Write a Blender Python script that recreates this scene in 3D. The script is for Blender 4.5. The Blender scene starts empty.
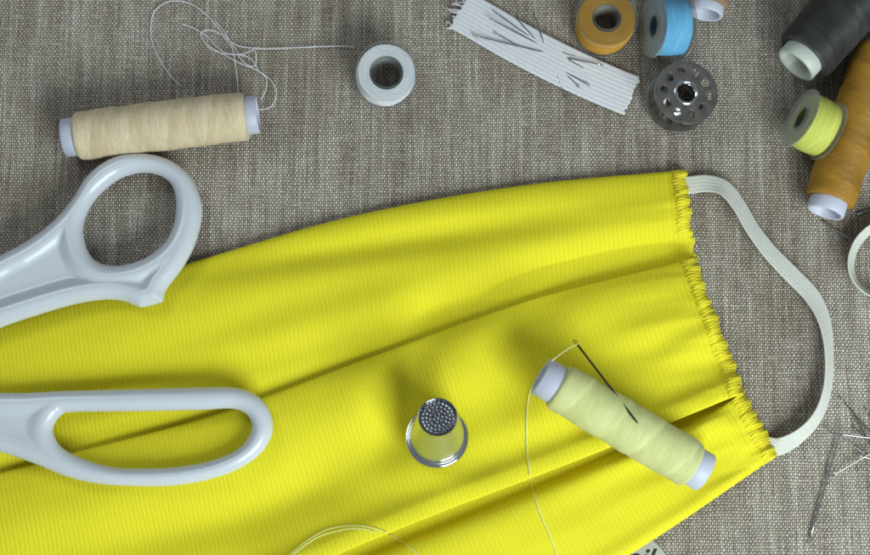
import bpy, bmesh, math, random
import numpy as np
from mathutils import Vector, Matrix, Euler
from mathutils.bvhtree import BVHTree
from mathutils.geometry import delaunay_2d_cdt
from mathutils import noise as mnoise

# One unit is one centimetre.
random.seed(7); rng = np.random.default_rng(7)
sc = bpy.context.scene
COL = sc.collection
sc.unit_settings.system = 'METRIC'; sc.unit_settings.scale_length = 0.01; sc.unit_settings.length_unit = 'CENTIMETERS'

# ------------------------------------------------------------------ camera
PPC = 32.0; D = 45.0; TILT = math.radians(10)
cam_d = bpy.data.cameras.new('camera'); cam = bpy.data.objects.new('camera', cam_d); COL.objects.link(cam)
cam.location = (0, -D*math.sin(TILT), D*math.cos(TILT)); cam.rotation_euler = (TILT, 0, 0)
cam_d.sensor_fit = 'HORIZONTAL'; cam_d.angle_x = 2*math.atan(435/PPC/D)
cam_d.clip_start = 1; cam_d.clip_end = 2000
cam_d.dof.use_dof = True; cam_d.dof.focus_distance = D - 0.3; cam_d.dof.aperture_fstop = 0.09
sc.camera = cam
CL = Vector(cam.location); CR = Matrix.Rotation(TILT, 3, 'X')

# ------------------------------------------------------------------ light
world = bpy.data.worlds.new('World'); sc.world = world; world.use_nodes = True
bg = world.node_tree.nodes['Background']; bg.inputs[0].default_value = (0.80, 0.92, 1.0, 1); bg.inputs[1].default_value = 0.21
def lamp(name, loc, target, size, power, col, sy=None):
    l = bpy.data.lights.new(name, 'AREA'); l.energy = power; l.color = col
    l.shape = 'RECTANGLE'; l.size = size; l.size_y = sy or size
    o = bpy.data.objects.new(name, l); COL.objects.link(o); o.location = loc
    o.rotation_euler = (Vector(target)-Vector(loc)).to_track_quat('-Z', 'Y').to_euler(); return o
lamp('window_light', (26, -40, 36), (4, 0, 0), 32, 45500, (0.82, 0.965, 0.98))
lamp('ceiling_light', (-36, 34, 50), (0, 0, 0), 24, 10500, (0.82, 0.965, 1.0))
sc.view_settings.view_transform = 'Standard'; sc.view_settings.look = 'None'
sc.view_settings.exposure = 0.0; sc.view_settings.gamma = 1

# ------------------------------------------------------------------ helpers
def P(px, py, z=0.0):
    """point of the photographed place seen at pixel (px, py), at height z"""
    d = CR @ Vector(((px-435)/PPC, -(py-277.5)/PPC, -D))
    t = (z-CL.z)/d.z
    return CL + d*t
def tag(o, label, cat, group=None, kind=None):
    if label: o['label'] = label
    if cat: o['category'] = cat
    if group: o['group'] = group
    if kind: o['kind'] = kind
    return o
def link(name, me, mat=None, parent=None, smooth=True):
    o = bpy.data.objects.new(name, me); COL.objects.link(o)
    if mat is not None: me.materials.append(mat)
    if smooth:
        me.polygons.foreach_set('use_smooth', [True]*len(me.polygons))
    if parent is not None: o.parent = parent
    return o
def mesh(name, verts, faces, mat=None, parent=None, smooth=True, uv=None):
    me = bpy.data.meshes.new(name)
    me.from_pydata([tuple(v) for v in verts], [], [tuple(f) for f in faces])
    if uv is not None:
        l = me.uv_layers.new(name='UVMap')
        idx = np.empty(len(me.loops), dtype=np.int32); me.loops.foreach_get('vertex_index', idx)
        l.data.foreach_set('uv', np.asarray(uv, dtype=np.float32)[idx].ravel())
    me.update()
    return link(name, me, mat, parent, smooth)
def empty(name, loc, rot=None):
    o = bpy.data.objects.new(name, None); COL.objects.link(o)
    o.location = loc; o.empty_display_size = 0.5
    if rot is not None:
        o.rotation_mode = 'QUATERNION'; o.rotation_quaternion = rot
    return o
def crom(pts, n):
    """Catmull-Rom through pts (k,d) -> (n,d)"""
    p = np.asarray(pts, float); k = len(p)
    t = np.linspace(0, k-1, n); i = np.clip(t.astype(int), 0, k-2); f = (t-i)[:, None]
    e = np.vstack([2*p[0]-p[1], p, 2*p[-1]-p[-2]])
    a, b, c, d = e[i], e[i+1], e[i+2], e[i+3]
    return 0.5*((2*b)+(c-a)*f+(2*a-5*b+4*c-d)*f*f+(3*b-a-3*c+d)*f**3)
def lathe(prof, n=64, axis='Z', loop=False, fn=None):
    """prof: list of (r, h); returns verts, faces, uv"""
    m = len(prof); V = []; UV = []
    arc = 0
    for j in range(m):
        if j: arc += math.hypot(prof[j][0]-prof[j-1][0], prof[j][1]-prof[j-1][1])
        for i in range(n+1):
            a = 2*math.pi*i/n; r, h = prof[j]
            if fn: r, h = fn(r, h, a)
            c, s = r*math.cos(a), r*math.sin(a)
            V.append((c, s, h) if axis == 'Z' else (h, c, s)); UV.append((arc, a/(2*math.pi)))
    F = []
    for j in range(m if loop else m-1):
        j2 = (j+1) % m
        for i in range(n):
            q = (j*(n+1)+i, j*(n+1)+i+1, j2*(n+1)+i+1, j2*(n+1)+i)
            F.append(q if axis == 'Z' else q)
    return V, F, UV
def tube_data(pts, r, seg=8, n=None, taper=None, cap=True):
    p = np.asarray(pts, float)
    if n: p = crom(p, n)
    m = len(p); V = []; F = []
    T = np.gradient(p, axis=0); T /= np.linalg.norm(T, axis=1)[:, None]+1e-9
    up = np.array([0, 0, 1.0]) if abs(T[0][2]) < .9 else np.array([1.0, 0, 0])
    for i in range(m):
        s = np.cross(T[i], up); s /= np.linalg.norm(s)+1e-9; b = np.cross(s, T[i]); up = b
        rr = r*(taper(i/(m-1)) if taper else 1)
        for k in range(seg):
            a = 2*math.pi*k/seg; V.append(p[i]+rr*(math.cos(a)*s+math.sin(a)*b))
    for i in range(m-1):
        for k in range(seg):
            F.append((i*seg+k, i*seg+(k+1) % seg, (i+1)*seg+(k+1) % seg, (i+1)*seg+k))
    if cap: F.append(tuple(range(seg))[::-1]); F.append(tuple((m-1)*seg+k for k in range(seg)))
    return V, F
def merge(lst):
    V = []; F = []
    for v, f in lst:
        o = len(V); V += list(v); F += [tuple(i+o for i in q) for q in f]
    return V, F
def tube(name, pts, r, mat, parent=None, seg=8, n=None, taper=None):
    V, F = tube_data(pts, r, seg, n, taper); return mesh(name, V, F, mat, parent)
def ball_data(c, r, n=12):
    V = []; F = []
    for j in range(n+1):
        t = math.pi*j/n
        for i in range(n):
            a = 2*math.pi*i/n; V.append((c[0]+r*math.sin(t)*math.cos(a), c[1]+r*math.sin(t)*math.sin(a), c[2]+r*math.cos(t)))
    for j in range(n):
        for i in range(n): F.append((j*n+i, (j+1)*n+i, (j+1)*n+(i+1) % n, j*n+(i+1) % n))
    return V, F

# ------------------------------------------------------------------ materials
class NT:
    def __init__(s, name):
        s.m = bpy.data.materials.new(name); s.m.use_nodes = True; s.t = s.m.node_tree
        s.b = s.t.nodes['Principled BSDF']
    def n(s, typ, **kw):
        nd = s.t.nodes.new(typ)
        for k, v in kw.items():
            if k.startswith('i_'):
                key = k[2:]; key = int(key) if key.isdigit() else key.replace('_', ' ')
                nd.inputs[key].default_value = v
            else: setattr(nd, k, v)
        return nd
    def l(s, a, b): s.t.links.new(a, b)
    def math(s, op, a, b=None, c=None):
        nd = s.n('ShaderNodeMath', operation=op)
        for i, x in enumerate((a, b, c)):
            if x is None: continue
            if isinstance(x, (int, float)): nd.inputs[i].default_value = x
            else: s.l(x, nd.inputs[i])
        return nd.outputs[0]
    def noise(s, vec, scale, detail=2, rough=.5, sx=(1, 1, 1)):
        mp = s.n('ShaderNodeMapping'); mp.inputs['Scale'].default_value = sx; s.l(vec, mp.inputs[0])
        nd = s.n('ShaderNodeTexNoise'); nd.inputs['Scale'].default_value = scale; nd.inputs['Detail'].default_value = detail
        nd.inputs['Roughness'].default_value = rough; s.l(mp.outputs[0], nd.inputs['Vector']); return nd.outputs[0]
    def ramp(s, fac, stops):
        nd = s.n('ShaderNodeValToRGB'); cr = nd.color_ramp
        while len(cr.elements) < len(stops): cr.elements.new(.5)
        for e, (p, c) in zip(cr.elements, stops): e.position = p; e.color = (*c, 1)
        s.l(fac, nd.inputs[0]); return nd.outputs[0]
    def mix(s, fac, a, b):
        nd = s.n('ShaderNodeMix', data_type='RGBA')
        if isinstance(fac, (int, float)): nd.inputs[0].default_value = fac
        else: s.l(fac, nd.inputs[0])
        for i, x in ((6, a), (7, b)):
            if isinstance(x, tuple): nd.inputs[i].default_value = (*x, 1)
            else: s.l(x, nd.inputs[i])
        return nd.outputs[2]
    def bump(s, h, dist, strength=1.0):
        nd = s.n('ShaderNodeBump'); nd.inputs['Distance'].default_value = dist; nd.inputs['Strength'].default_value = strength
        s.l(h, nd.inputs['Height']); s.l(nd.outputs[0], s.b.inputs['Normal'])
    def set(s, **kw):
        for k, v in kw.items():
            s.b.inputs[k.replace('_', ' ')].default_value = v
        return s
    def coord(s, kind='Object'):
        return s.n('ShaderNodeTexCoord').outputs[kind]

def mat_linen():
    s = NT('linen'); co = s.coord('Object')
    # slight waviness of the yarns
    w = s.n('ShaderNodeTexNoise'); w.inputs['Scale'].default_value = 1.3; w.inputs['Detail'].default_value = 3; s.l(co, w.inputs['Vector'])
    sub = s.n('ShaderNodeVectorMath', operation='MULTIPLY_ADD'); s.l(w.outputs['Color'], sub.inputs[0]); sub.inputs[1].default_value = (.11, .11, 0); s.l(co, sub.inputs[2])
    sep = s.n('ShaderNodeSeparateXYZ'); s.l(sub.outputs[0], sep.inputs[0]); x, y = sep.outputs[0], sep.outputs[1]
    per = 0.063
    ix = s.math('FLOOR', s.math('DIVIDE', x, per)); fx = s.math('FRACT', s.math('DIVIDE', x, per))
    iy = s.math('FLOOR', s.math('DIVIDE', y, per*1.38)); fy = s.math('FRACT', s.math('DIVIDE', y, per*1.38))
    chk = s.math('MODULO', s.math('ABSOLUTE', s.math('ADD', ix, iy)), 2.0)      # 1: warp on top
    px_ = s.math('SINE', s.math('MULTIPLY', fx, math.pi)); py_ = s.math('SINE', s.math('MULTIPLY', fy, math.pi))
    hw = s.math('MULTIPLY', px_, s.math('ADD', .45, s.math('MULTIPLY', py_, .55)))
    hf = s.math('MULTIPLY', py_, s.math('ADD', .45, s.math('MULTIPLY', px_, .55)))
    h = s.math('ADD', s.math('MULTIPLY', chk, hw), s.math('MULTIPLY', s.math('SUBTRACT', 1.0, chk), s.math('MULTIPLY', hf, .62)))
    # colour along each yarn: slubs running with the warp and the weft
    nw = s.noise(co, 1.0, 4, .65, (13, .4, 1)); nf = s.noise(co, 1.0, 4, .65, (1.3, 9.5, 1))
    fine = s.noise(co, 16, 2, .6); big = s.noise(co, .22, 3, .6)
    wc = s.ramp(s.math('ADD', s.math('MULTIPLY', nw, .68), s.math('MULTIPLY', fine, .32)), [(.36, (.30, .245, .20)), (.5, (.62, .55, .485)), (.63, (.94, .90, .84))])
    fc = s.ramp(s.math('ADD', s.math('MULTIPLY', nf, .6), s.math('MULTIPLY', fine, .4)), [(.36, (.135, .103, .078)), (.52, (.28, .23, .185)), (.66, (.60, .53, .46))])
    cl = s.noise(co, 1.0, 4, .6, (2.6, .16, 1))
    c = s.mix(s.math('ADD', s.math('MULTIPLY', chk, .72), s.math('MULTIPLY', s.math('SUBTRACT', cl, .36), 1.35)), fc, wc)
    gap = s.ramp(h, [(.08, (.38, .34, .30)), (.5, (1, 1, 1))])
    mul = s.n('ShaderNodeMix', data_type='RGBA', blend_type='MULTIPLY'); mul.inputs[0].default_value = 1; s.l(c, mul.inputs[6]); s.l(gap, mul.inputs[7])
    tone = s.ramp(big, [(.33, (.80, .76, .70)), (.66, (1.18, 1.17, 1.16))])
    mul2 = s.n('ShaderNodeMix', data_type='RGBA', blend_type='MULTIPLY'); mul2.inputs[0].default_value = 1; s.l(mul.outputs[2], mul2.inputs[6]); s.l(tone, mul2.inputs[7])
    # one thick dark weft yarn crossing the cloth
    sep0 = s.n('ShaderNodeSeparateXYZ'); s.l(co, sep0.inputs[0])
    s.l(mul2.outputs[2], s.b.inputs['Base Color'])
    s.set(Roughness=.92, Specular_IOR_Level=.2)
    s.bump(h, .04, 1.0)
    return s.m
def mat_yellow():
    s = NT('yellow rib knit'); uv = s.coord('UV')
    w = s.n('ShaderNodeTexNoise'); w.inputs['Scale'].default_value = .7; s.l(uv, w.inputs['Vector'])
    add = s.n('ShaderNodeVectorMath', operation='MULTIPLY_ADD'); s.l(w.outputs['Color'], add.inputs[0]); add.inputs[1].default_value = (.12, .12, 0); s.l(uv, add.inputs[2])
    sep = s.n('ShaderNodeSeparateXYZ'); s.l(add.outputs[0], sep.inputs[0])
    rib = s.math('SINE', s.math('MULTIPLY', sep.outputs[0], 2*math.pi/.145))
    knit = s.math('SINE', s.math('ADD', s.math('MULTIPLY', sep.outputs[1], 2*math.pi/.06), s.math('MULTIPLY', rib, 1.2)))
    f = s.noise(uv, 20, 3, .7); g = s.noise(uv, .9, 3, .6)
    amp = s.math('ADD', .25, g)
    h = s.math('ADD', s.math('MULTIPLY', s.math('MULTIPLY', rib, .36), amp), s.math('MULTIPLY', f, 1.3))
    c = s.ramp(s.math('ADD', s.math('MULTIPLY', rib, .08), s.math('ADD', s.math('MULTIPLY', f, .85), .07)), [(.2, (.635, .548, .013)), (.8, (.825, .712, .032))])
    s.l(c, s.b.inputs['Base Color'])
    s.set(Roughness=.85, Specular_IOR_Level=.15, Sheen_Weight=.12, Sheen_Roughness=.4)
    s.b.inputs['Sheen Tint'].default_value = (1, 1, .5, 1)
    s.bump(h, .014, 1.0)
    return s.m
def mat_thread(name, c0, c1, per=.034, uvspace=True, skew=.35, rough=.48, fuzz=.03):
    """wound sewing thread; UV x runs along the spool in cm, y round it 0..1"""
    s = NT(name); uv = s.coord('UV'); sep = s.n('ShaderNodeSeparateXYZ'); s.l(uv, sep.inputs[0])
    nn = s.noise(uv, 1.0, 3, .6, (2.0, 3.0, 1))
    lay = s.math('SUBTRACT', s.math('FRACT', s.math('ADD', s.math('MULTIPLY', sep.outputs[0], .82), s.math('ADD', sep.outputs[1], s.math('MULTIPLY', nn, .25)))), .5)
    sg = s.math('SIGN', lay)
    ph = s.math('ADD', sep.outputs[0], s.math('MULTIPLY', s.math('MULTIPLY', sep.outputs[1], sg), skew))
    ph = s.math('ADD', ph, s.math('MULTIPLY', nn, .12))
    wv = s.math('SINE', s.math('MULTIPLY', ph, 2*math.pi/per))
    st = s.noise(uv, 1.0, 3, .7, (26, 5, 1)); bl = s.noise(uv, 1.0, 2, .5, (1.2, 4, 1))
    f = s.math('ADD', s.math('MULTIPLY', s.math('ADD', s.math('MULTIPLY', wv, .8), lay), .13), s.math('ADD', s.math('MULTIPLY', st, .55), s.math('MULTIPLY', bl, .4)))
    c = s.ramp(f, [(.25, c0), (.7, c1)]); s.l(c, s.b.inputs['Base Color'])
    s.set(Roughness=rough, Specular_IOR_Level=.35, Sheen_Weight=fuzz, Sheen_Roughness=.35)
    h = s.math('ADD', s.math('MULTIPLY', wv, .5), s.math('MULTIPLY', st, .9)); s.bump(h, .014, .9)
    return s.m
def mat_plain(name, c, rough=.5, metal=0, spec=.5, trans=0, coat=0, ior=1.45, bump=0, bscale=20, sss=0, var=0):
    s = NT(name); s.set(Base_Color=(*c, 1), Roughness=rough, Metallic=metal, Specular_IOR_Level=spec, Transmission_Weight=trans, Coat_Weight=coat, IOR=ior)
    if sss:
        s.set(Subsurface_Weight=sss, Subsurface_Scale=.25); s.b.inputs['Subsurface Radius'].default_value = (1, 1, 1)
    co = s.coord('Object')
    n1 = s.noise(co, bscale, 3, .6)
    if bump: s.bump(n1, bump)
    if var:
        c2 = tuple(x*(1-var) for x in c); n2 = s.noise(co, bscale*.3, 4, .7)
        s.l(s.ramp(n2, [(.35, c2), (.6, c)]), s.b.inputs['Base Color'])
        r2 = s.n('ShaderNodeMapRange'); r2.inputs[3].default_value = max(rough-.08, .02); r2.inputs[4].default_value = rough+.14
        s.l(n2, r2.inputs[0]); s.l(r2.outputs[0], s.b.inputs['Roughness'])
    return s.m
M = {}
M['linen'] = mat_linen()
M['yellow'] = mat_yellow()
M['hemthread'] = mat_plain('yellow overlock thread', (.84, .70, .04), .85, spec=.2, bump=.01, bscale=25)
M['elastic'] = mat_plain('white elastic', (.66, .64, .66), .8, spec=.2, bump=.003, bscale=30, var=.08)
M['earloop'] = mat_plain('ear loop elastic', (.60, .58, .52), .85, spec=.15, bump=.004, bscale=30, var=.1)
M['elastic2'] = mat_plain('cream elastic', (.60, .59, .52), .8, spec=.2, bump=.003, bscale=30, var=.08)
M['plastic'] = mat_plain('glossy white plastic', (.58, .59, .635), .23, spec=.5, coat=.15, bump=.004, bscale=2.2, sss=.15, var=.03)
M['tube'] = mat_plain('white spool tube', (.50, .50, .59), .4, spec=.4, sss=.2, var=.06, bscale=6)
M['tube2'] = mat_plain('ivory spool tube', (.52, .54, .48), .35, spec=.4, sss=.2, var=.06, bscale=6)
def mat_clear():
    s = NT('clear plastic'); t = s.t; out = t.nodes['Material Output']
    s.set(Base_Color=(.40, .41, .38, 1), Roughness=.06, Specular_IOR_Level=.8)
    n1 = s.noise(s.coord('Object'), 3, 3, .6); s.bump(n1, .02)
    tr = s.n('ShaderNodeBsdfTransparent'); tr.inputs[0].default_value = (.98, .985, .98, 1)
    lw = s.n('ShaderNodeLayerWeight'); lw.inputs[0].default_value = .5
    f = s.math('ADD', s.math('MULTIPLY', s.math('POWER', lw.outputs['Facing'], 1.6), .85), .03); f = s.math('MINIMUM', f, .8)
    mx = s.n('ShaderNodeMixShader'); s.l(f, mx.inputs[0]); s.l(tr.outputs[0], mx.inputs[1]); s.l(s.b.outputs[0], mx.inputs[2]); s.l(mx.outputs[0], out.inputs[0])
    return s.m
M['clear'] = mat_clear()
M['steel'] = mat_plain('nickel steel', (.46, .43, .38), .26, metal=1, bump=.003, bscale=9, var=.2)
M['bright'] = mat_plain('polished steel', (.72, .72, .72), .12, metal=1, bump=.002, bscale=9)
M['pin'] = mat_plain('pin steel', (.40, .40, .41), .25, metal=1)
M['black_metal'] = mat_plain('darkened needle steel', (.04, .04, .045), .35, metal=.8)
M['t_beige'] = mat_thread('beige thread', (.60, .44, .25), (.90, .75, .52))
M['t_cream'] = mat_thread('pale yellow thread', (.58, .58, .20), (.80, .80, .38), fuzz=.45)
M['t_gold'] = mat_thread('golden thread', (.27, .12, .010), (.52, .26, .03))
M['t_black'] = mat_thread('charcoal thread', (.014, .013, .013), (.06, .056, .056), rough=.36, fuzz=.06)
M['t_brown'] = mat_thread('brown thread', (.20, .12, .065), (.42, .28, .16))
M['t_white'] = mat_thread('white thread', (.88, .87, .96), (.97, .96, 1.0), skew=.02)
M['t_orange'] = mat_thread('amber thread', (.48, .22, .006), (.70, .35, .010), skew=.02)
M['t_blue'] = mat_thread('sky blue thread', (.10, .36, .62), (.20, .52, .80), skew=.02)
M['t_lime'] = mat_thread('lemon thread', (.56, .58, .08), (.74, .76, .18), skew=.02)
M['w_thread'] = mat_plain('loose white thread', (.78, .76, .80), .7, spec=.2)
M['y_thread'] = mat_plain('loose pale yellow thread', (.78, .80, .36), .7, spec=.2)
M['paper'] = mat_plain('label card', (.42, .41, .35), .7, bump=.01, bscale=10, var=.05)
M['ink'] = mat_plain('black ink', (.012, .012, .012), .6)
M['fleck'] = mat_plain('dark fleck', (.03, .015, .01), .8)

# ------------------------------------------------------------------ the cloth everything lies on
def build_cloth():
    n = 160; L = 60; V = []; F = []
    for j in range(n+1):
        for i in range(n+1):
            x = -L+2*L*i/n; y = -L+2*L*j/n
            z = .05*(mnoise.noise(Vector((x*.12, y*.12, 3)))-.35) - .02
            V.append((x, y, min(z, 0)))
    for j in range(n):
        for i in range(n): a = j*(n+1)+i; F.append((a, a+1, a+n+2, a+n+1))
    o = mesh('tabletop_cloth', V, F, M['linen']); o['kind'] = 'structure'
    o['label'] = 'grey brown coarse woven linen cloth covering the table'
    return o
cloth = build_cloth()

# ------------------------------------------------------------------ yellow face mask (two pleats, overlocked right end, ear loop)
LT = [(-110, 352), (40, 306), (190, 263), (350, 217), (520, 186), (687, 170)]
LF1 = [(-100, 500), (60, 456), (215, 414), (370, 357), (530, 300), (696, 258)]
LF2 = [(-70, 715), (95, 650), (255, 588), (420, 520), (577, 460), (744, 392)]
LB = [(-40, 905), (140, 815), (310, 725), (470, 645), (632, 553), (778, 455)]
#            anchor, fraction to next, offset px, height, weight for undulation
SEC = [('T', 0, 16, .03, 0), ('T', 0, 3, .05, 0), ('T', 0, 0, .20, .2), ('T', 0, 7, .36, .6), ('T', 0, 26, .50, 1), ('T', .38, 0, .54, 1), ('T', .62, 0, .52, 1),
       ('T', .80, 0, .40, 1), ('F', 0, -12, .24, .6), ('F', 0, 3, .15, .1), ('F', 0, 10, .14, 0), ('F', 0, 9, .22, 0), ('F', 0, 1, .33, .2),
       ('F', 0, 3, .46, .5), ('F', 0, 16, .58, .9), ('F', 0, 38, .62, 1), ('F', .5, 0, .52, 1), ('F', .8, 0, .55, 1),
       ('G', 0, -14, .80, .7), ('G', 0, -2, .80, .4), ('G', 0, 0, .70, .2), ('G', 0, -9, .52, 0), ('G', 0, -13, .14, 0), ('G', 0, 6, .03, 0),
       ('G', 0, 15, .14, 0), ('G', 0, 21, .46, .3), ('G', 0, 38, .60, .8), ('G', .5, 0, .52, 1), ('B', 0, -46, .42, 1), ('B', 0, -26, .36, .7),
       ('B', 0, -10, .40, .4), ('B', 0, -1, .30, .2), ('B', 0, -1, .12, 0), ('B', 0, -14, .03, 0)]
BUMPS = [(437, 478, 34, 14, 0, .05), (437, 408, 30, 14, 0, -.06), # px, py, sx, sy, angle deg (image, clockwise), amp
    (405, 240, 120, 11, -9, -.13), (600, 262, 90, 14, -14, -.16), (480, 300, 150, 12, -16, -.10), (520, 345, 22, 45, 20, -.16),
    (405, 385, 16, 48, 18, -.14), (365, 385, 26, 50, 12, .08), (470, 380, 40, 40, 0, .12), (600, 350, 60, 16, -20, -.10), (650, 330, 70, 12, -20, .12),
    (150, 340, 200, 30, -16, .07), (250, 320, 150, 14, -18, -.06), (330, 470, 80, 22, -30, -.12), (220, 520, 140, 16, -15, -.10), (90, 400, 90, 12, -15, -.10), (100, 500, 120, 16, -16, .06),
    (560, 385, 24, 22, 0, .16), (480, 440, 100, 12, -20, .06), (700, 340, 30, 10, -25, .10), (690, 430, 60, 12, -22, .08), (640, 470, 60, 12, -25, -.08), (730, 430, 26, 10, 40, .08)]
NU = 460; NS = 13
def build_mask():
    T, F1, G, B = (crom(l, NU) for l in (LT, LF1, LF2, LB))
    u = np.linspace(0, 1, NU)
    A = {'T': T, 'F': F1, 'G': G, 'B': B}; NX = {'T': 'F', 'F': 'G', 'G': 'B'}
    gap = np.interp(u, [0, .55, .8, .93, 1], [1, 1, .95, .8, .12])
    gf = np.interp(u, [0, .8, .95, 1], [1, 1, .6, .4])
    wd = {'T': np.linalg.norm(F1-T, axis=1), 'F': np.linalg.norm(G-F1, axis=1), 'G': np.linalg.norm(B-G, axis=1)}
    lim = {'T': np.clip(wd['T']/95, 0, 1), 'F': np.clip(wd['F']/110, 0, 1), 'G': np.clip(wd['G']/130, 0, 1)}
    PV = {'F': 'T', 'G': 'F', 'B': 'G'}
    K = len(SEC); C = np.zeros((K, NU, 4))
    across = B-T; across /= np.linalg.norm(across, axis=1)[:, None]
    for k, (a, fr, off, z, w) in enumerate(SEC):
        p = A[a].copy()
        if fr: p = p+(A[NX[a]]-p)*fr
        o = off*np.ones(NU)
        if off > 10 and a != 'B': o = o*lim[a]
        if off < -9.5 and a != 'T' and z > .2: o = o*lim[PV[a]]
        if a == 'G' and off > 0: o = o*gap
        if a == 'F' and abs(off) < 13: o = off*gf
        zz = z*np.ones(NU)
        if a == 'G' and 1 <= off <= 20: zz = z+(.55-z)*(1-gap)**2
        if a == 'G' and off in (-9, -13): zz = z+(.60-z)*(1-gap)**2
        if a == 'F' and off in (3, 10, 9) and z < .3: zz = z+(.26-z)*(1-gf)
        to = NX[a] if (a in NX and (off > 0 or a == 'T')) else PV[a]
        dd = A[to]-A[a] if to == NX.get(a) else A[a]-A[to]
        dd = dd/np.linalg.norm(dd, axis=1)[:, None]
        p = p+dd*o[:, None]
        C[k, :, :2] = p; C[k, :, 2] = zz; C[k, :, 3] = w
    nv = (K-1)*NS+1
    S = crom(C.reshape(K, -1), nv).reshape(nv, NU, 4)
    X, Y, Z, W = S[..., 0].copy(), S[..., 1].copy(), S[..., 2].copy(), np.clip(S[..., 3], 0, 1)
    for (bx, by, sx, sy, an, am) in BUMPS:
        a = math.radians(an); dx, dy = X-bx, Y-by
        e = (dx*math.cos(a)+dy*math.sin(a))/sx; f = (-dx*math.sin(a)+dy*math.cos(a))/sy
        Z += W*am*np.exp(-(e*e+f*f)/2)*2.6
    # gathered, overlocked right end
    vv = np.linspace(0, 1, nv)[:, None]*np.ones((1, NU)); du = (1-u)[None, :]*np.ones((nv, 1))*26   # cm from the right end
    arc = np.cumsum(np.vstack([np.zeros((1, NU)), np.hypot(np.diff(X, axis=0), np.diff(Y, axis=0))]), axis=0)/PPC
    jit = np.array([mnoise.noise(Vector((a*2.3, 1.7, 0)))*1.0 for a in arc[:, -1]])[:, None]
    jit2 = np.array([mnoise.noise(Vector((a*6.3, 5.7, 0))) for a in arc[:, -1]])[:, None]
    pk = np.sin(2*math.pi*(arc/.42)+jit*6)
    wz = np.clip(Z/.3, 0, 1)
    Z += wz*.028*pk*np.exp(-du/.45)
    Z += wz*.035*np.sin(2*math.pi*arc/1.1+jit*3+1)*np.exp(-du/1.4)
    X += (2.6*jit+1.0*jit2+1.3*pk)*np.exp(-du/.35)
    # thick hem, then rounding down at the very end
    Z += wz*.085*np.exp(-((du-.27)/.17)**2); Z -= wz*.018*np.exp(-((du-.62)/.1)**2)
    r = np.clip((.22-du)/.22, 0, 1); Z *= np.sqrt(np.clip(1-.93*r*r, .02, 1))
    # fine random softness
    for j in range(0, nv):
        for i in range(0, NU):
            if W[j, i] > .2:
                Z[j, i] += W[j, i]*.045*mnoise.noise(Vector((X[j, i]/60, Y[j, i]/38, 9)))
    Z = np.maximum(Z, .015)
    V = np.zeros((nv, NU, 3)); d = np.array(CR)
    px = (X-435)/PPC; py = -(Y-277.5)/PPC
    dir_ = np.stack([px, py, -D*np.ones_like(px)], -1) @ d.T
    t = (Z-CL.z)/dir_[..., 2]
    V = np.array(CL)+dir_*t[..., None]
    seg = np.linalg.norm(np.diff(V, axis=0), axis=2); vl = np.vstack([np.zeros((1, NU)), np.cumsum(seg, 0)])
    ul = np.ones((nv, 1))*u[None, :]*26.5
    idx = np.arange(nv*NU).reshape(nv, NU)
    F = np.stack([idx[:-1, :-1], idx[1:, :-1], idx[1:, 1:], idx[:-1, 1:]], -1).reshape(-1, 4)
    vm = vl[:, NU//2][:, None]*np.ones((1, NU))
    root = empty('face_mask', P(300, 400, 0)); bpy.context.view_layer.update()
    Vl = V.reshape(-1, 3)-np.array(root.location)
    o = mesh('pleated_body', Vl.tolist(), F.tolist(), M['yellow'], root, uv=np.stack([ul, vm], -1).reshape(-1, 2))
    bvh = BVHTree.FromPolygons([Vector(v) for v in V.reshape(-1, 3)], F.tolist())
    edge = V[:, -1, :]
    return root, o, bvh, V
tag_l = None
mask, mask_body, BV, MV = build_mask()
tag(mask, 'bright yellow pleated rib knit face mask with overlocked edge and white ear loop', 'face mask')
def surf(x, y):
    h = BV.ray_cast(Vector((x, y, 5)), Vector((0, 0, -1)))
    return h[0].z if h[0] is not None else 0.0
def PS(px, py, dz=0.0):
    """pixel -> point on whatever surface lies there, dz above it"""
    z = .3
    for _ in range(5):
        p = P(px, py, z); z = surf(p.x, p.y)+dz
    return P(px, py, z)
def loc_children(root, pts): return [Vector(p)-root.location for p in pts]

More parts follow.
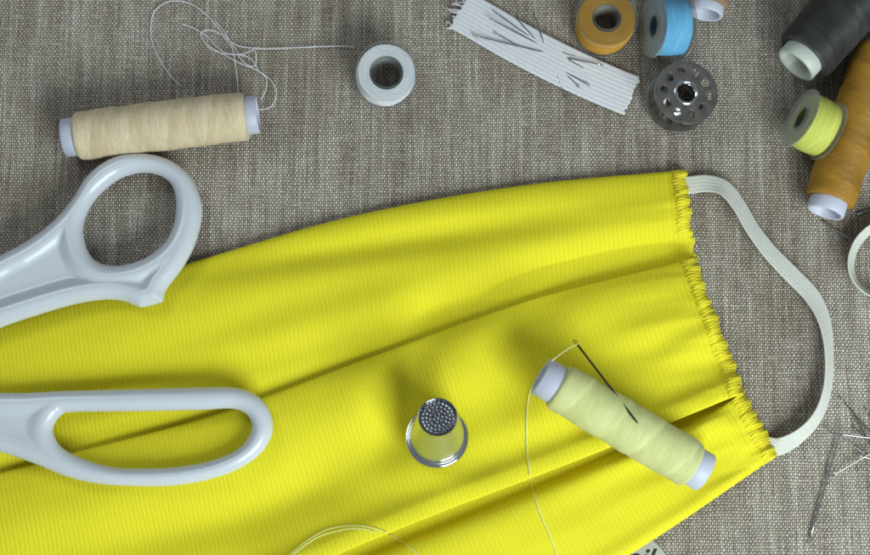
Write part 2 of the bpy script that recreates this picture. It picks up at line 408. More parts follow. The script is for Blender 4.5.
# overlock stitching along the right end
def build_stitching():
    nv = MV.shape[0]; top = []
    last = None
    L = []
    edge_in = MV[:, -16, :]; edge_out = MV[:, -1, :]
    # walk along the upper, visible side of the end
    path = []
    for j in range(nv):
        if SEC and MV[j, -10, 2] > .2: path.append(j)
    pi = [edge_in[j] for j in path]; po = [edge_out[j] for j in path]
    pi = np.array(pi); po = np.array(po)
    s = np.concatenate([[0], np.cumsum(np.linalg.norm(np.diff(pi, axis=0), axis=1))])
    parts = []; n = int(s[-1]/.055); k = 0; pts = []
    for q in range(n):
        d = q*.055+rng.normal(0, .008); ii = np.interp(d, s, np.arange(len(s))); i0 = int(ii)
        a = pi[i0]; b = po[i0]
        w = .38+.10*rng.random() if q % 2 == 0 else .95
        p = a+(b-a)*w
        x, y = p[0]+rng.normal(0, .012), p[1]+rng.normal(0, .012)
        z = surf(x, y)
        ok_ = abs(z-(a+(b-a)*w)[2]) < .42 and z > .04
        pts.append((x, y, ok_))
    run = []
    def flush():
        if len(run) > 3: parts.append(tube_data(np.array(run)-np.array(mask.location), .018, 6))
        run.clear()
    for (x0, y0, o0), (x1, y1, o1) in zip(pts[:-1], pts[1:]):
        if not (o0 and o1): flush(); continue
        for t in (0, .2, .4, .6, .8):
            x, y = x0+(x1-x0)*t, y0+(y1-y0)*t; z = surf(x, y)
            if z < .03: z = (run[-1][2]-.012) if run else .05
            run.append((x, y, z+.006))
    flush()
    # chain thread running along the inner side
    c = [(a[0]-.02+rng.normal(0, .01), a[1], 0) for a in pi[::6]]
    c = np.array([(x, y, surf(x, y)+.015) for x, y, _ in c])
    pass
    # stray fibre ends
    for q in range(14):
        i0 = rng.integers(0, len(po)); b = po[i0]
        a0 = rng.uniform(-1.6, 1.6); l = rng.uniform(.05, .16)
        p0 = np.array([b[0]-.05, b[1], max(b[2], .03)+.05]); p1 = p0+np.array([math.cos(a0)*l*.6, math.sin(a0)*l, .03]); p2 = p1+np.array([l*.4, rng.normal(0, .04), -.04])
        parts.append(tube_data(np.array([p0, p1, p2])-np.array(mask.location), .007, 4, n=6))
    V, F = merge(parts); o = mesh('overlock_stitching', V, F, M['hemthread'], mask)
build_stitching()

def ribbon(name, ctrl, width, thick, ribs, mat, parent, n=160, amp=.018, jag=0):
    """ctrl rows: px, py, z (centre line height), tilt deg (0 flat, 90 standing on edge)"""
    base = parent.location if parent is not None else Vector((0, 0, 0))
    cp = []
    for (px, py, z, tl) in ctrl:
        p = P(px, py, z); cp.append((p.x, p.y, p.z, tl))
    c = crom(cp, n); p = c[:, :3]; tl = np.radians(c[:, 3])
    T = np.gradient(p, axis=0); T /= np.linalg.norm(T, axis=1)[:, None]
    V = []; m = ribs*6+1; UV = []
    for i in range(n):
        s = np.cross(T[i], [0, 0, 1]); s /= np.linalg.norm(s); b = np.cross(s, T[i])
        sv = s*math.cos(tl[i])+b*math.sin(tl[i]); nv_ = -s*math.sin(tl[i])+b*math.cos(tl[i])
        ring = []
        for k in range(m):
            f = k/(m-1); h = thick/2*(1-.5*abs(2*f-1)**6)+amp*abs(math.sin(math.pi*f*ribs))
            ring.append((f-.5, h))
        for k in range(m-1, -1, -1):
            f = k/(m-1); h = thick/2*(1-.5*abs(2*f-1)**6)+amp*abs(math.sin(math.pi*f*ribs)); ring.append((f-.5, -h))
        ext = 0
        for (a, h) in ring:
            q = p[i]+sv*a*width+nv_*h
            if jag and (i == 0 or i == n-1): q = q+T[i]*jag*mnoise.noise(Vector((a*9, i, 2)))
            V.append(q-np.array(base))
    R = 2*m; F = []
    for i in range(n-1):
        for k in range(R): F.append((i*R+k, (i+1)*R+k, (i+1)*R+(k+1) % R, i*R+(k+1) % R))
    for i, fl in ((0, False), (n-1, True)):
        for k in range(m-1):
            q = (i*R+k, i*R+k+1, i*R+R-2-k, i*R+R-1-k); F.append(q[::-1] if fl else q)
    return mesh(name, V, F, mat, parent)
ribbon('ear_loop', [(674, 185, .16, 0), (690, 185, .13, 0), (707, 183.5, .22, 4), (724, 188, .36, 14), (738, 204, .40, 24), (752, 228, .40, 24), (770, 252, .36, 16), (792, 275, .32, 8),
                    (812, 296, .30, 12), (824, 320, .33, 30), (829, 350, .36, 46), (828, 385, .38, 50), (819, 414, .38, 48), (802, 434, .36, 42), (781, 446, .20, 24), (766, 446, .12, 5)],
       .56, .05, 5, M['earloop'], mask, n=220, amp=.008)

# ------------------------------------------------------------------ scissors
def catloop(pts, n):
    p = np.asarray(pts, float); k = len(p); t = np.linspace(0, k, n, endpoint=False); i = t.astype(int); f = (t-i)[:, None]
    a, b, c, d = p[(i-1) % k], p[i % k], p[(i+1) % k], p[(i+2) % k]
    return 0.5*((2*b)+(c-a)*f+(2*a-5*b+4*c-d)*f*f+(3*b-a-3*c+d)*f**3)
def sdf_poly(q, loops):
    dmin = np.full(len(q), 1e9)
    for lp in loops:
        a = lp; b = np.roll(lp, -1, axis=0); ab = b-a; L2 = (ab**2).sum(1)
        for s in range(0, len(q), 4000):
            Q = q[s:s+4000][:, None, :]; t = np.clip(((Q-a)*ab).sum(-1)/L2, 0, 1)
            dd = np.sqrt(((Q-(a+ab*t[..., None]))**2).sum(-1)).min(1); dmin[s:s+4000] = np.minimum(dmin[s:s+4000], dd)
    return dmin
def inside(q, lp):
    x, y = q[:, 0], q[:, 1]; r = np.zeros(len(q), bool); a = lp; b = np.roll(lp, -1, axis=0)
    for i in range(len(a)):
        x0, y0 = a[i]; x1, y1 = b[i]
        if y0 == y1: continue
        c = ((y0 > y) != (y1 > y)) & (x < (x1-x0)*(y-y0)/(y1-y0)+x0); r ^= c
    return r
def handle(name, outer, hole, H, R, dip, zc, parent):
    """solid with rounded rim: planar outline, hole, height from distance to the rim"""
    def w(lst, n):
        l = catloop(lst, n); return np.array([P(a, b, zc(a, b))[:2] for a, b in l])
    O = w(outer, 260); Ho = w(hole, 170)
    pts = []; cons = []
    for lp in (O, Ho):
        s = len(pts); n = len(lp); pts += lp.tolist(); cons += [(s+i, s+(i+1) % n) for i in range(n)]
    nb = len(pts)
    extra = []
    for lp, sg in ((O, 1), (Ho, -1)):
        tn = np.roll(lp, -1, 0)-np.roll(lp, 1, 0); nr = np.stack([-tn[:, 1], tn[:, 0]], 1); nr /= np.linalg.norm(nr, axis=1)[:, None]
        area = ((lp[:, 0]*np.roll(lp[:, 1], -1))-(np.roll(lp[:, 0], -1)*lp[:, 1])).sum()
        nr *= (1 if area > 0 else -1)*sg
        for d in (.012, .035, .07, .11, .16): extra.append(lp+nr*d)
    mn, mx = O.min(0), O.max(0); st = .062
    gx, gy = np.meshgrid(np.arange(mn[0], mx[0], st), np.arange(mn[1], mx[1], st)); g = np.stack([gx.ravel(), gy.ravel()], 1)
    g[:, 0] += (np.round((g[:, 1]-mn[1])/st) % 2)*st/2
    gd = sdf_poly(g, [O, Ho]); g = g[gd > .19]
    E = np.vstack(extra+[g]); ok = inside(E, O) & ~inside(E, Ho); E = E[ok]; ed = sdf_poly(E, [O, Ho]); E = E[ed > .008]
    allp = pts+E.tolist()
    vs, es, fs, ov, oe, of = delaunay_2d_cdt([Vector(p) for p in allp], cons, [], 0, 1e-6)
    Q = np.array([tuple(v) for v in vs]); F0 = [tuple(f) for f in fs]
    cen = np.array([Q[list(f)].mean(0) for f in F0]); keep = inside(cen, O) & ~inside(cen, Ho); F0 = [f for f, k in zip(F0, keep) if k]
    d = sdf_poly(Q, [O, Ho]); d[d < .004] = 0
    t = np.clip(d/R, 0, 1); prof = np.sqrt(1-(1-t)**2)
    web = np.clip((d-R*1.05)/.45, 0, 1); web = web*web*(3-2*web)
    hgt = H*prof*(1-dip*web)
    # centre height of every vertex, from its own place
    inv = lambda x, y: (435+PPC*x, 277.5-PPC*y)
    zc_ = np.array([zc(*inv(x, y)) for x, y in Q])
    base = np.array(parent.location)
    top = np.column_stack([Q, zc_+hgt])-base; bot = np.column_stack([Q, zc_-hgt*.9])-base
    n = len(Q); V = top.tolist(); mp = {}
    for i in range(n):
        if d[i] == 0: mp[i] = i
        else: mp[i] = len(V); V.append(bot[i].tolist())
    F = F0+[tuple(mp[i] for i in f)[::-1] for f in F0]
    o = mesh(name, V, F, M['plastic'], parent)
    bm = bmesh.new(); bm.from_mesh(o.data); bmesh.ops.recalc_face_normals(bm, faces=bm.faces)
    bmesh.ops.delete(bm, geom=[v for v in bm.verts if not v.link_faces], context='VERTS'); bm.to_mesh(o.data); bm.free()
    o.data.polygons.foreach_set('use_smooth', [True]*len(o.data.polygons))
    return o
def sm(a, b, x): t = min(max((x-a)/(b-a), 0), 1); return t*t*(3-2*t)
scis = empty('scissors', P(-60, 380, 0)); tag(scis, 'pair of scissors with glossy pale white plastic handles, one loop round and one long', 'scissors')
up_out = [(-215, 400), (-170, 418), (-110, 392), (-50, 350), (0, 328), (36, 315.6), (72, 305), (102, 300), (122, 301), (136, 306), (143, 307.5), (158, 303.5), (163, 301), (167, 289), (184, 266), (196.5, 241), (202.5, 212), (198, 190), (187.5, 172.5),
          (169.5, 160), (146, 154), (122.6, 155), (101, 165), (85, 180), (74, 198), (59.5, 216), (40, 233), (20, 246), (-4, 259), (-50, 290), (-110, 335), (-180, 372)]
zi = lambda l: [(x/2.773, 140+y/2.773) for x, y in l]
up_hole = zi([(390, 91), (440, 98), (475, 125), (488, 172), (483, 232), (458, 285), (410, 325), (352, 346), (300, 348), (260, 329), (238, 290), (231, 240), (248, 190), (285, 143), (335, 106)])
handle('upper_handle', up_out, up_hole, .42, .38, .52, lambda x, y: .62+.30*sm(190, 330, y), scis)
lo_out = [(-215, 392), (-170, 372), (-100, 384), (0, 392.7), (67, 390.7), (133, 389), (200, 387.3), (233, 387.3), (253, 393), (266.7, 405), (273, 423), (270, 440), (257, 457), (233, 471.7), (200, 481.7), (167, 486), (133, 486), (100, 484),
          (67, 476.7), (33, 463), (0, 452), (-50, 440), (-110, 432), (-170, 424)]
lo_hole = [(53.3, 433.3), (55, 423), (61.7, 415), (73, 412), (133, 411.3), (200, 410), (230, 408.6), (245, 413.3), (251.7, 425), (248, 438), (236.7, 450), (213, 460), (183, 466), (150, 468.3), (116.7, 467.3), (86.7, 460), (63, 448)]
handle('lower_handle', lo_out, lo_hole, .36, .33, .30, lambda x, y: .95, scis)
def blade(name, pts, z, dz):
    l = [P(a, b, z)-scis.location for a, b in pts]; n = len(l); l2 = [v+Vector((0, 0, dz)) for v in l]
    F = [tuple(range(n, 2*n)), tuple(range(n))[::-1]]+[(i, (i+1) % n, n+(i+1) % n, n+i) for i in range(n)]
    mesh(name, l+l2, F, M['steel'], scis, smooth=False)
blade('blade', [(-180, 375), (-180, 412), (-330, 425), (-560, 452), (-330, 392)], .78, .13)
blade('blade', [(-180, 380), (-180, 416), (-560, 446), (-340, 440), (-240, 430)], .94, .13)
V, F, UV = lathe([(0, 1.33), (.2, 1.33), (.26, 1.28), (.26, .75), (0, .75)], 32); pv = mesh('pivot_screw', V, F, M['bright'], scis); pv.location = P(-215, 398, 0)-scis.location

# ------------------------------------------------------------------ spools and bobbins
def axis_rot(xdir):
    x = Vector(xdir).normalized(); z = Vector((0, 0, 1)); y = z.cross(x).normalized(); z = x.cross(y)
    return Matrix((x, y, z)).transposed().to_quaternion()
def spool(name, e0, e1, z0, z1, R, Rt, mat, tube_mat, body=(.07, .93), seed=0, bulge=.02, Rend=None, drop=None):
    """e0, e1: pixel ends of the tube axis; body: where the thread starts and ends along it"""
    p0, p1 = P(*e0, z0), P(*e1, z1); L = (p1-p0).length
    root = empty(name, (p0+p1)/2-Vector((0, 0, R)), axis_rot(p1-p0))
    off = R
    def put(o): return o
    Ri = Rt*.78; a0 = -L/2; a1 = L/2
    prof = [(Ri, a0+.02), (Ri+.03, a0), (Rt-.03, a0), (Rt, a0+.03), (Rt, a0+L*body[0]), (Rt*.97, a0+L*body[0]+.1), (Rt*.97, a1-L*(1-body[1])-.1), (Rt, a1-L*(1-body[1])), (Rt, a1-.03), (Rt-.03, a1), (Ri+.03, a1), (Ri, a1-.02)]
    V, F, UV = lathe(prof, 72, 'X', loop=True)
    V = [(x, y, z+off) for x, y, z in V]; mesh('tube', V, F, tube_mat, root, uv=UV)
    b0 = a0+L*body[0]; b1 = a0+L*body[1]; n = 150; pr = [(Rt*.9, b0+.02)]
    for i in range(n+1):
        f = i/n; e = min(f, 1-f)*(b1-b0); rr = R-(.10*math.exp(-e/.05))+bulge*math.sin(math.pi*f)
        pr.append((rr, b0+f*(b1-b0)))
    pr.append((Rt*.9, b1-.02))
    tri = lambda t: t/.86 if t < .86 else (1-t)/.14
    rs = random.Random(seed); ph = rs.random()*6
    def fn(r, h, a):
        if r < Rt*.95: return r, h
        s1 = ((h*.85+a/(2*math.pi)+.06*math.sin(h*3+ph)) % 1.0); s2 = ((h*.62-a/(2*math.pi)+ph) % 1.0)
        return r+.026*tri(s1)+.014*tri(s2)+.006*mnoise.noise(Vector((h*3, math.cos(a)*2, math.sin(a)*2+seed))), h
    V, F, UV = lathe(pr, 120, 'X', fn=fn)
    UV = [(u, v) for u, v in UV]; V = [(x, y, z+off) for x, y, z in V]
    mesh('thread', V, F, mat, root, uv=UV)
    return root
beige = spool('thread_spool', (64, 138), (258, 114.5), .76, .76, .74, .60, M['t_beige'], M['tube'], (.065, .945), 1)
tag(beige, 'beige thread spool on a white tube lying above the scissors', 'thread spool', 'spools of sewing thread')
zc0 = PS(620, 440).z
cream = spool('thread_spool', (538, 374), (703, 471.5), 1.95, 1.25, .70, .60, M['t_cream'], M['tube'], (.10, .925), 2)
tag(cream, 'pale yellow thread spool lying on the yellow mask with a needle stuck in it', 'thread spool', 'spools of sewing thread')
gold = spool('thread_spool', (825, 213), (882, 46), .78, .78, .76, .58, M['t_gold'], M['tube'], (.07, .98), 3)
tag(gold, 'golden brown thread spool with open white tube end pointing down', 'thread spool', 'spools of sewing thread')
coal = spool('thread_spool', (795, 66), (905, -56), .98, .94, .95, .68, M['t_black'], M['tube2'], (.075, .95), 4, bulge=.05)
tag(coal, 'charcoal black thread spool with ivory tube end in the upper corner', 'thread spool', 'spools of sewing thread')
brown = spool('thread_spool', (705, 15), (735, -150), .70, .70, .66, .56, M['t_brown'], M['tube'], (.05, .95), 5)
tag(brown, 'brown thread spool mostly cut off by the top edge with white tube end showing', 'thread spool', 'spools of sewing thread')

def ring_holes(R, r, h, t, nh=0, rh=0, ro=0, n=80):
    """flat flange with optional round holes; returns verts, faces"""
    ol = [(R*math.cos(2*math.pi*i/n), R*math.sin(2*math.pi*i/n)) for i in range(n)]
    il = [(r*math.cos(2*math.pi*i/48), r*math.sin(2*math.pi*i/48)) for i in range(48)]
    loops = [ol, il]
    for k in range(nh):
        a = 2*math.pi*k/nh+.2; cx, cy = ro*math.cos(a), ro*math.sin(a)
        loops.append([(cx+rh*math.cos(2*math.pi*i/20), cy+rh*math.sin(2*math.pi*i/20)) for i in range(20)])
    pts = []; cons = []
    for lp in loops:
        s = len(pts); pts += lp; cons += [(s+i, s+(i+1) % len(lp)) for i in range(len(lp))]
    vs, es, fs, *_ = delaunay_2d_cdt([Vector(p) for p in pts], cons, [], 0, 1e-6)
    Q = np.array([tuple(v) for v in vs]); lo = [np.array(l) for l in loops]
    cen = np.array([Q[list(f)].mean(0) for f in fs]); ok = inside(cen, lo[0])
    for l in lo[1:]: ok &= ~inside(cen, l)
    fs = [tuple(f) for f, k in zip(fs, ok) if k]; N = len(Q)
    V = [(x, y, h+t) for x, y in Q]+[(x, y, h) for x, y in Q]
    F = fs+[tuple(i+N for i in f)[::-1] for f in fs]
    for (a, b) in cons: F.append((a, b, b+N, a+N))
    return V, F
def fin(o, bev=.012):
    bm = bmesh.new(); bm.from_mesh(o.data); bmesh.ops.recalc_face_normals(bm, faces=bm.faces)
    es = [e for e in bm.edges if len(e.link_faces) == 2 and e.calc_face_angle(0) > 1.0]
    bmesh.ops.bevel(bm, geom=es, offset=bev, segments=2, affect='EDGES', profile=.5); bm.to_mesh(o.data); bm.free()
    o.data.polygons.foreach_set('use_smooth', [True]*len(o.data.polygons))
    o.data.set_sharp_from_angle(angle=math.radians(40)); return o
def bobbin_root(px, py, n, R, h, name='bobbin', dz=0, dpx=(0, 0)):
    n = Vector(n).normalized(); cz = h/2*abs(n.z)+R*math.sqrt(max(0, 1-n.z**2))+dz+.01
    c = P(px, py, cz); q = n.to_track_quat('Z', 'Y'); return empty(name, c-n*h/2, q)
def clear_bobbin(px, py, n, tmat, Rthread, label, R=.98, h=1.1, hole=.38, dz=0, spin=0):
    r = bobbin_root(px, py, n, R, h, dz=dz)
    tag(r, label, 'bobbin', 'plastic and metal bobbins')
    t = .10
    for z in (0, h-t):
        fin(mesh('flange', *ring_holes(R, hole, z, t), M['clear'], r), .028)
    V, F, UV = lathe([(hole, t+.001), (hole+.05, t+.001), (hole+.05, h-t-.001), (hole, h-t-.001)], 48, loop=True); mesh('hub', V, F, M['clear'], r, smooth=False)
    g = .012; n_ = 40; pr = [(hole+.06, t+g)]+[(hole+.06+(Rthread-hole-.06)*i/14, t+g) for i in range(1, 14)]
    pr += [(Rthread+.03*math.sin(math.pi*i/n_)+.006*math.sin(i*1.7), t+g+(h-2*t-2*g)*i/n_) for i in range(n_+1)]
    pr += [(hole+.06+(Rthread-hole-.06)*(13-i)/14, h-t-g) for i in range(14)]
    V, F, UV = lathe(pr, 96, fn=lambda r_, z_, a: (r_, z_+(.006*math.sin(a*2+1) if r_ < Rthread*.98 else 0)))
    mesh('thread', V, F, tmat, r, uv=UV)
    return r
bw = clear_bobbin(385.5, 75.5, (.10, -.12, 1), M['t_white'], .90, 'clear bobbin wound with white thread lying alone left of the elastic strip', R=.98, hole=.47)
bo = clear_bobbin(605, 23, (.02, .0, 1), M['t_orange'], .90, 'clear bobbin of amber orange thread lying flat beside the blue one', hole=.40)
bb = clear_bobbin(668, 27, (-.95, -.05, .26), M['t_blue'], .88, 'clear bobbin of sky blue thread leaning on its edge', hole=.36)
bl = clear_bobbin(814, 125, (-.88, .36, .26), M['t_lime'], .86, 'clear bobbin of lemon yellow thread leaning against the golden spool', hole=.36)
# metal bobbin
def metal_bobbin():
    R = 1.02; h = 1.05; r = bobbin_root(681.5, 97.5, (.13, .0, 1), R, h, dz=.0); t = .06
    tag(r, 'empty nickel steel bobbin with ring of round holes in its flanges', 'bobbin', 'plastic and metal bobbins')
    for z in (0, h-t): fin(mesh('flange', *ring_holes(R, .36, z, t, 10, .135, .70), M['steel'], r), .01)
    V, F, UV = lathe([(.30, .0), (.345, .0), (.355, .03), (.355, h-.03), (.40, h+.004), (.39, h+.03), (.345, h+.045), (.30, h+.02)], 64, loop=True); mesh('hub', V, F, M['bright'], r)
    return r
metal_bobbin()

# thimble
def thimble():
    zb = PS(437, 440).z
    n = Vector((.01, .22, 1)).normalized()
    r = empty('thimble', P(437, 437.5, zb+.12), n.to_track_quat('Z', 'Y'))
    tag(r, 'small silver steel thimble with dimpled top standing on the yellow mask', 'thimble')
    H = 2.12; Rb = .86; Rt = .57
    V, F, UV = lathe([(Rb-.04, .02), (Rb, .0), (Rb+.07, .0), (Rb+.105, .04), (Rb+.10, .09), (Rb+.05, .13), (Rb-.02, .12)], 96, loop=True); mesh('rolled_rim', V, F, M['bright'], r)
    prof = [(Rb-.01, .10), (Rb-.03, .16)]
    for i in range(1, 121):
        f = i/120; prof.append((Rb-.03-(Rb-.03-Rt)*f**1.08, .16+(H-.16)*f))
    def fn(rr, z, a):
        f = (z-.4)/(H-.4)
        if 0 < f < .93:
            row = int(f*15); ph = f*15-row; na = 34; aa = a/(2*math.pi)*na+(row % 2)*.5; fa = aa-math.floor(aa)
            d = math.hypot((ph-.5)*1.0, (fa-.5)*1.0)
            return rr-.014*max(0, 1-(d/.36)**2), z
        return rr, z
    V, F, UV = lathe(prof, 34*8, fn=fn); mesh('wall', V, F, M['satin'], r)
    # dimpled cap
    rings = [0, .12, .235, .345, .445]; cnt = [1, 6, 12, 18, 24]; dim = []
    for q, c in zip(rings, cnt):
        for k in range(c): a = 2*math.pi*k/c+q*3; dim.append((q*math.cos(a), q*math.sin(a)))
    V = []; F = []; nr = 70; na = 160
    dm = np.array(dim)
    for j in range(nr+1):
        rr = Rt*1.0*j/nr
        for i in range(na):
            a = 2*math.pi*i/na; x, y = rr*math.cos(a), rr*math.sin(a); d2 = ((dm-np.array([x, y]))**2).sum(1).min()
            z = H-.045+.05*max(0, 1-d2/.047**2)-.0
            if rr > .50: z = H-.045+(.07)*math.sin(math.pi*min((rr-.50)/(Rt-.50), 1)*.62)
            V.append((x, y, z))
    for j in range(nr):
        for i in range(na): F.append((j*na+i, (j+1)*na+i, (j+1)*na+(i+1) % na, j*na+(i+1) % na))
    mesh('dimpled_cap', V, F, M['capmetal'], r)
M['satin'] = mat_plain('satin nickel', (.62, .66, .64), .24, metal=.93, spec=.6)
M['capmetal'] = mat_plain('dark polished steel', (.25, .25, .27), .14, metal=1)
thimble()

# ------------------------------------------------------------------ elastic strip with its pins
strip = empty('elastic_strip', P(545, 50, 0)); tag(strip, 'short white ribbed elastic strip with frayed end holding steel pins', 'elastic strip')
ribbon('band', [(460, 10, .07, 0), (478, 20, .08, 0), (510, 38.5, .10, 0), (545, 57, .12, 0), (580, 74, .10, 0), (612, 88, .07, 0), (632, 96, .06, 0)], 1.37, .07, 10, M['elastic'], strip, n=90, amp=.012, jag=.12)
fr = []
for q in range(22):
    f = rng.uniform(-.5, .5); a = np.array([462-f*18, 10+f*38]); l = rng.uniform(3, 11)
    b = a+np.array([-l, -l*.2+rng.normal(0, 3)+8*abs(f)])+rng.normal(0, 3, 2); m_ = (a+b)/2+rng.normal(0, 2.5, 2)
    pts = [P(*a, .08)-strip.location, P(*m_, .10)-strip.location, P(*b, .04)-strip.location]
    fr.append(tube_data([tuple(x) for x in pts], rng.uniform(.012, .035), 5, n=8))
mesh('frayed_end', *merge(fr), M['elastic'], strip)

def pin(a, b, za, zb, label, group, head='ball', r=.026, name='pin', mat=None, cat='pin', w0=None, w1=None):
    """a: head pixel, b: point pixel"""
    p0 = w0 or P(*a, za); p1 = w1 or P(*b, zb); mat = mat or M['pin']
    root = empty(name, (p0.x, p0.y, p0.z)); tag(root, label, cat, group)
    d = p1-p0; pts = [(0, 0, 0), tuple(d*.5), tuple(d*.9), tuple(d)]
    mesh('shaft', *tube_data(pts, r, 8, n=12, taper=lambda f: 1 if f < .85 else 1-.85*(f-.85)/.15), mat, root)
    if head == 'ball': mesh('head', *ball_data((0, 0, 0), r*2.0, 10), mat, root)
    elif head == 'disc':
        V, F, _ = lathe([(0, -.012), (r*2, -.012), (r*2.2, 0), (r*2, .012), (0, .012)], 16); o = mesh('head', V, F, mat, root); o.rotation_mode = 'QUATERNION'; o.rotation_quaternion = d.to_track_quat('Z', 'Y')
    elif head == 'eye':
        u = d.normalized(); s = u.cross(Vector((0, 0, 1))).normalized(); L = []
        for k in range(25):
            t = 2*math.pi*k/24; L.append(tuple(-u*.10+u*.11*math.cos(t)+s*.035*math.sin(t)))
        mesh('eye', *tube_data(L, .012, 6, cap=False), mat, root)
    return root
G1 = 'steel pins stuck in the white elastic strip'
for a, b, za, zb, lb in [
    ((490.7, 19), (541, 45.5), .30, .12, 'steel pin with a shiny round head, second from the frayed end of the elastic'),
    ((511, 12.6), (539, 43), .26, .12, 'dark steel pin whose head overlaps the upper edge of the elastic strip'),
    ((532, 8), (545, 47), .32, .12, 'steepest steel pin, its head poking past the upper long edge of the elastic'),
    ((474, 35.5), (544, 52.3), .22, .18, 'brightly gleaming long pin lying lowest across the elastic near its frayed end'),
    ((495, 33), (534, 54.4), .16, .12, 'dull pin just under the gleaming long pin on the elastic strip'),
    ((495, 12.5), (538, 42.5), .20, .12, 'thin pin with its head uppermost near the frayed end of the elastic'),
    ((602, 65), (567, 58), .24, .18, 'gleaming pin lying nearly level past the middle of the elastic strip'),
    ((564, 53), (580, 57.6), .15, .13, 'short dark pin length above the level gleaming pin on the elastic'),
    ((570, 60.7), (584.5, 69), .16, .13, 'short dark pin length just under the level gleaming pin on the elastic'),
    ((588.5, 85), (565, 72), .20, .13, 'pin of the crossed pair on the elastic that has a bright tip'),
    ((578.4, 86.5), (563.5, 71.6), .18, .12, 'steeper dark pin of the crossed pair on the elastic'),
    ((566.5, 101), (557, 75.3), .10, .14, 'dark pin hanging over the lower long edge of the elastic strip')]:
    pin(a, b, za, zb, lb, G1, r=.020)
G2 = 'loose pins heaped on the linen cloth'
for a, b, za, zb, lb, hd in [
    ((827, 430), (876, 460), .18, .12, 'gleaming loose pin slanting down from its head beside the ear loop', 'disc'),
    ((838, 434), (880, 439), .26, .20, 'gleaming loose pin lying level across the heap', 'disc'),
    ((830.5, 476.5), (876, 450), .06, .24, 'lowest loose pin of the heap, rising towards the photo edge', 'ball'),
    ((842, 399.5), (872, 434), .06, .16, 'dark loose pin with the topmost round head of the heap', 'ball'),
    ((852.5, 411.5), (874, 450), .07, .10, 'dark loose pin with its round head second from the top of the heap', 'ball'),
    ((867, 410), (885, 446), .07, .12, 'dark loose pin with its round head at the photo edge', 'ball'),
    ((855, 429), (880, 449), .07, .06, 'dark loose pin under the level gleaming pin', 'ball'),
    ((856, 455), (884, 462), .08, .05, 'short showing loose pin pointing off the photo below the gleaming ones', 'disc')]:
    pin(a, b, za, zb, lb, G2, head=hd, r=.021)
pin((810, 538), (839, 436), .04, .10, 'long sewing needle lying apart on the linen below the pin heap', None, head='eye', r=.036, name='sewing_needle', cat='needle')
pin((851, 240), (822, 221), .04, .05, 'dull needle on the linen just below the golden spool', None, head='eye', r=.030, name='sewing_needle', cat='needle')
pin((858, 214), (880, 206), .05, .05, 'loose dark pin at the photo edge beside the golden spool', None, head='ball', r=.028)

# needle threaded and tucked into the pale yellow spool
def on_spool(px, py, rad, root, R):
    """highest point of the wound cylinder seen at a pixel"""
    inv = root.matrix_world.inverted(); best = None
    for k in range(400):
        z = 3.0-k*.006; q = inv @ P(px, py, z); d_ = math.hypot(q.y, q.z-R)
        if best is None or d_ < best[0]: best = (d_, z)
        if d_ <= rad: break
    return P(px, py, z if d_ <= rad else best[1])
bpy.context.view_layer.update()
nE = on_spool(613, 391, .735, cream, .70); nX = on_spool(626, 408, .735, cream, .70); nd = nX-nE
eye_p = nE-nd*2.78; tip_p = nX+nd*.9
ndl = pin((0, 0), (10, 10), 1, 1, 'black threaded needle tucked into the pale yellow spool', None, head='eye', r=.034, name='sewing_needle', mat=M['black_metal'], cat='needle', w0=eye_p, w1=tip_p)
# second elastic loop at the photo edge
el = empty('elastic_loop', P(870, 262, 0)); tag(el, 'cream narrow elastic loop standing on edge at the right border', 'elastic loop')
ribbon('band', [(960, 205, .34, 70), (915, 212, .34, 70), (880, 224, .34, 68), (861, 238, .35, 62), (852, 256, .36, 58), (852, 274, .36, 58), (862, 289, .35, 62), (880, 297, .34, 66), (920, 300, .34, 70), (965, 296, .34, 70)], .60, .06, 4, M['elastic2'], el, n=120, amp=.012)

# round tag with printed word, peeping out under the mask
tg = empty('printed_tag', P(618, 588, 0)); tag(tg, 'round pale card tag with black lettering peeping out under the mask', 'tag')
V, F, UV = lathe([(0, .012), (1.75, .012), (1.77, .008), (1.77, 0), (0, 0)], 96); cd = mesh('card', V, F, M['paper'], tg, smooth=False)
cu = bpy.data.curves.new('mily', 'FONT'); cu.body = 'family'; cu.size = 1.0; cu.shear = .35; cu.offset = .012; cu.extrude = .002; cu.align_x = 'RIGHT'; cu.size = .88
tx = bpy.data.objects.new('t', cu); COL.objects.link(tx); bpy.context.view_layer.update()
dg = bpy.context.evaluated_depsgraph_get(); me = bpy.data.meshes.new_from_object(tx.evaluated_get(dg)); bpy.data.objects.remove(tx)
lt = link('lettering', me, M['ink'], tg, smooth=False); lt.location = P(663, 570, .016)-tg.location; lt.rotation_euler = (0, 0, math.radians(-6))

# ------------------------------------------------------------------ loose threads
def thread_px(pts, zf=.03, r=.018):
    return [tuple(PS(a, b, zf+(c if len(q) else 0))) if False else tuple(PS(a, b, zf)) for (a, b, *q) in pts for c in [0]]
def tail(name, px, r, mat, parent=None, z=.03, wob=.4, n=None, label=None):
    d = crom(px, max(len(px)*7, 12)); pts = []
    for i, (a, b) in enumerate(d):
        w = wob if 0 < i < len(d)-1 else 0
        pts.append(tuple(PS(a+w*mnoise.noise(Vector((i*.7, 3, len(px)))), b+w*mnoise.noise(Vector((i*.7, 8, len(px)))), z)))
    if parent is None:
        root = P(*px[0], 0); pts = [tuple(Vector(p)-root) for p in pts]
        o = tube(name, pts, r, mat, None, 6, n=len(pts)*2); o.location = root; return o
    inv = parent.matrix_world.inverted(); pts = [tuple(inv @ Vector(p)) for p in pts]
    return tube(name, pts, r, mat, parent, 6, n=len(pts)*2)
bpy.context.view_layer.update()
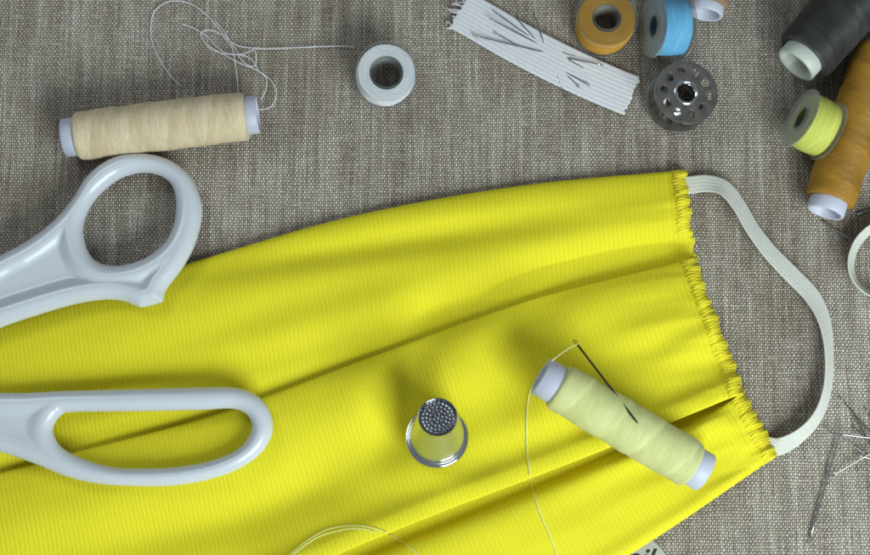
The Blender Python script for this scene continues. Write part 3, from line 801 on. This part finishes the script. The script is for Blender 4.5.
# white thread of the bobbin, running left into a tangle (3.96 px zoom of 140,0)
q = lambda l: [(140+x/3.962, y/3.962) for x, y in l]
tail('loose_thread', q([(850, 188), (800, 183), (700, 185), (600, 190), (500, 193), (420, 188), (370, 172), (330, 135), (280, 75), (220, 25), (160, 5), (100, 12), (55, 50), (42, 120), (55, 190), (90, 255), (130, 310), (165, 345)]) , .014, M['w_thread'], bw)
tail('loose_thread', q([(165, 95), (220, 115), (265, 145), (305, 185), (340, 210), (400, 218), (440, 235), (470, 280), (500, 310), (500, 350), (480, 395)]), .013, M['w_thread'], bw, z=.05)
tail('loose_thread', q([(390, 375), (385, 310), (375, 240), (365, 190), (335, 150), (300, 125), (265, 120), (240, 135), (270, 180), (330, 215), (395, 250), (455, 275), (510, 310), (540, 360), (530, 410), (505, 430), (470, 435)]), .013, M['w_thread'], bw, z=.07)
tail('loose_thread', q([(262, 180), (300, 205), (360, 215), (410, 214), (452, 200), (460, 240), (452, 262), (430, 260), (400, 235), (385, 205), (368, 180), (350, 150), (330, 120), (300, 85)]), .012, M['w_thread'], bw, z=.09)
# thread leaving the pale yellow spool and hanging over the mask
tail('thread_tail', [(546, 372), (533, 385), (528, 402), (526.5, 430), (528, 460), (533, 490), (541, 515), (550, 536), (560, 562)], .017, M['y_thread'], cream, z=.04, wob=.6)
def free(name, pts3, r, mat, parent):
    inv = parent.matrix_world.inverted(); return tube(name, [tuple(inv @ P(*p)) for p in pts3], r, mat, parent, 6, n=40)
inv_ = cream.matrix_world.inverted()
tube('needle_thread', [tuple(inv_ @ v) for v in (P(547, 366, 2.2), P(554, 359, 2.25), eye_p.lerp(P(562, 351, 2.1), .6), eye_p+Vector((-.02, .02, .02)), eye_p+Vector((.06, .05, -.05)))], .016, M['y_thread'], cream, 6, n=40)
lo = tail('loose_thread', [(280, 566), (292, 553), (308, 540), (326, 530), (345, 526), (362, 526), (380, 530), (396, 538), (412, 549), (428, 564)], .015, M['y_thread'], None, z=.05)
tag(lo, 'pale yellow loose thread arching across the lower part of the mask', 'thread')
l2 = tail('loose_thread', [(285, 562), (300, 549), (318, 537), (334, 532), (352, 528.5), (368, 530), (376, 533)], .013, M['y_thread'], None, z=.06)
l2.parent = lo; l2.location = Vector(l2.location)-Vector(lo.location); l2.name = 'strand'
# fleck on the beige spool
V, F = ball_data((0, 0, 0), .045, 8); fk = mesh('fleck', [(x*1.7, y, z*.5) for x, y, z in V], F, M['fleck'], beige)
bpy.context.view_layer.update(); fk.location = beige.matrix_world.inverted() @ P(135, 118.5, 1.46)
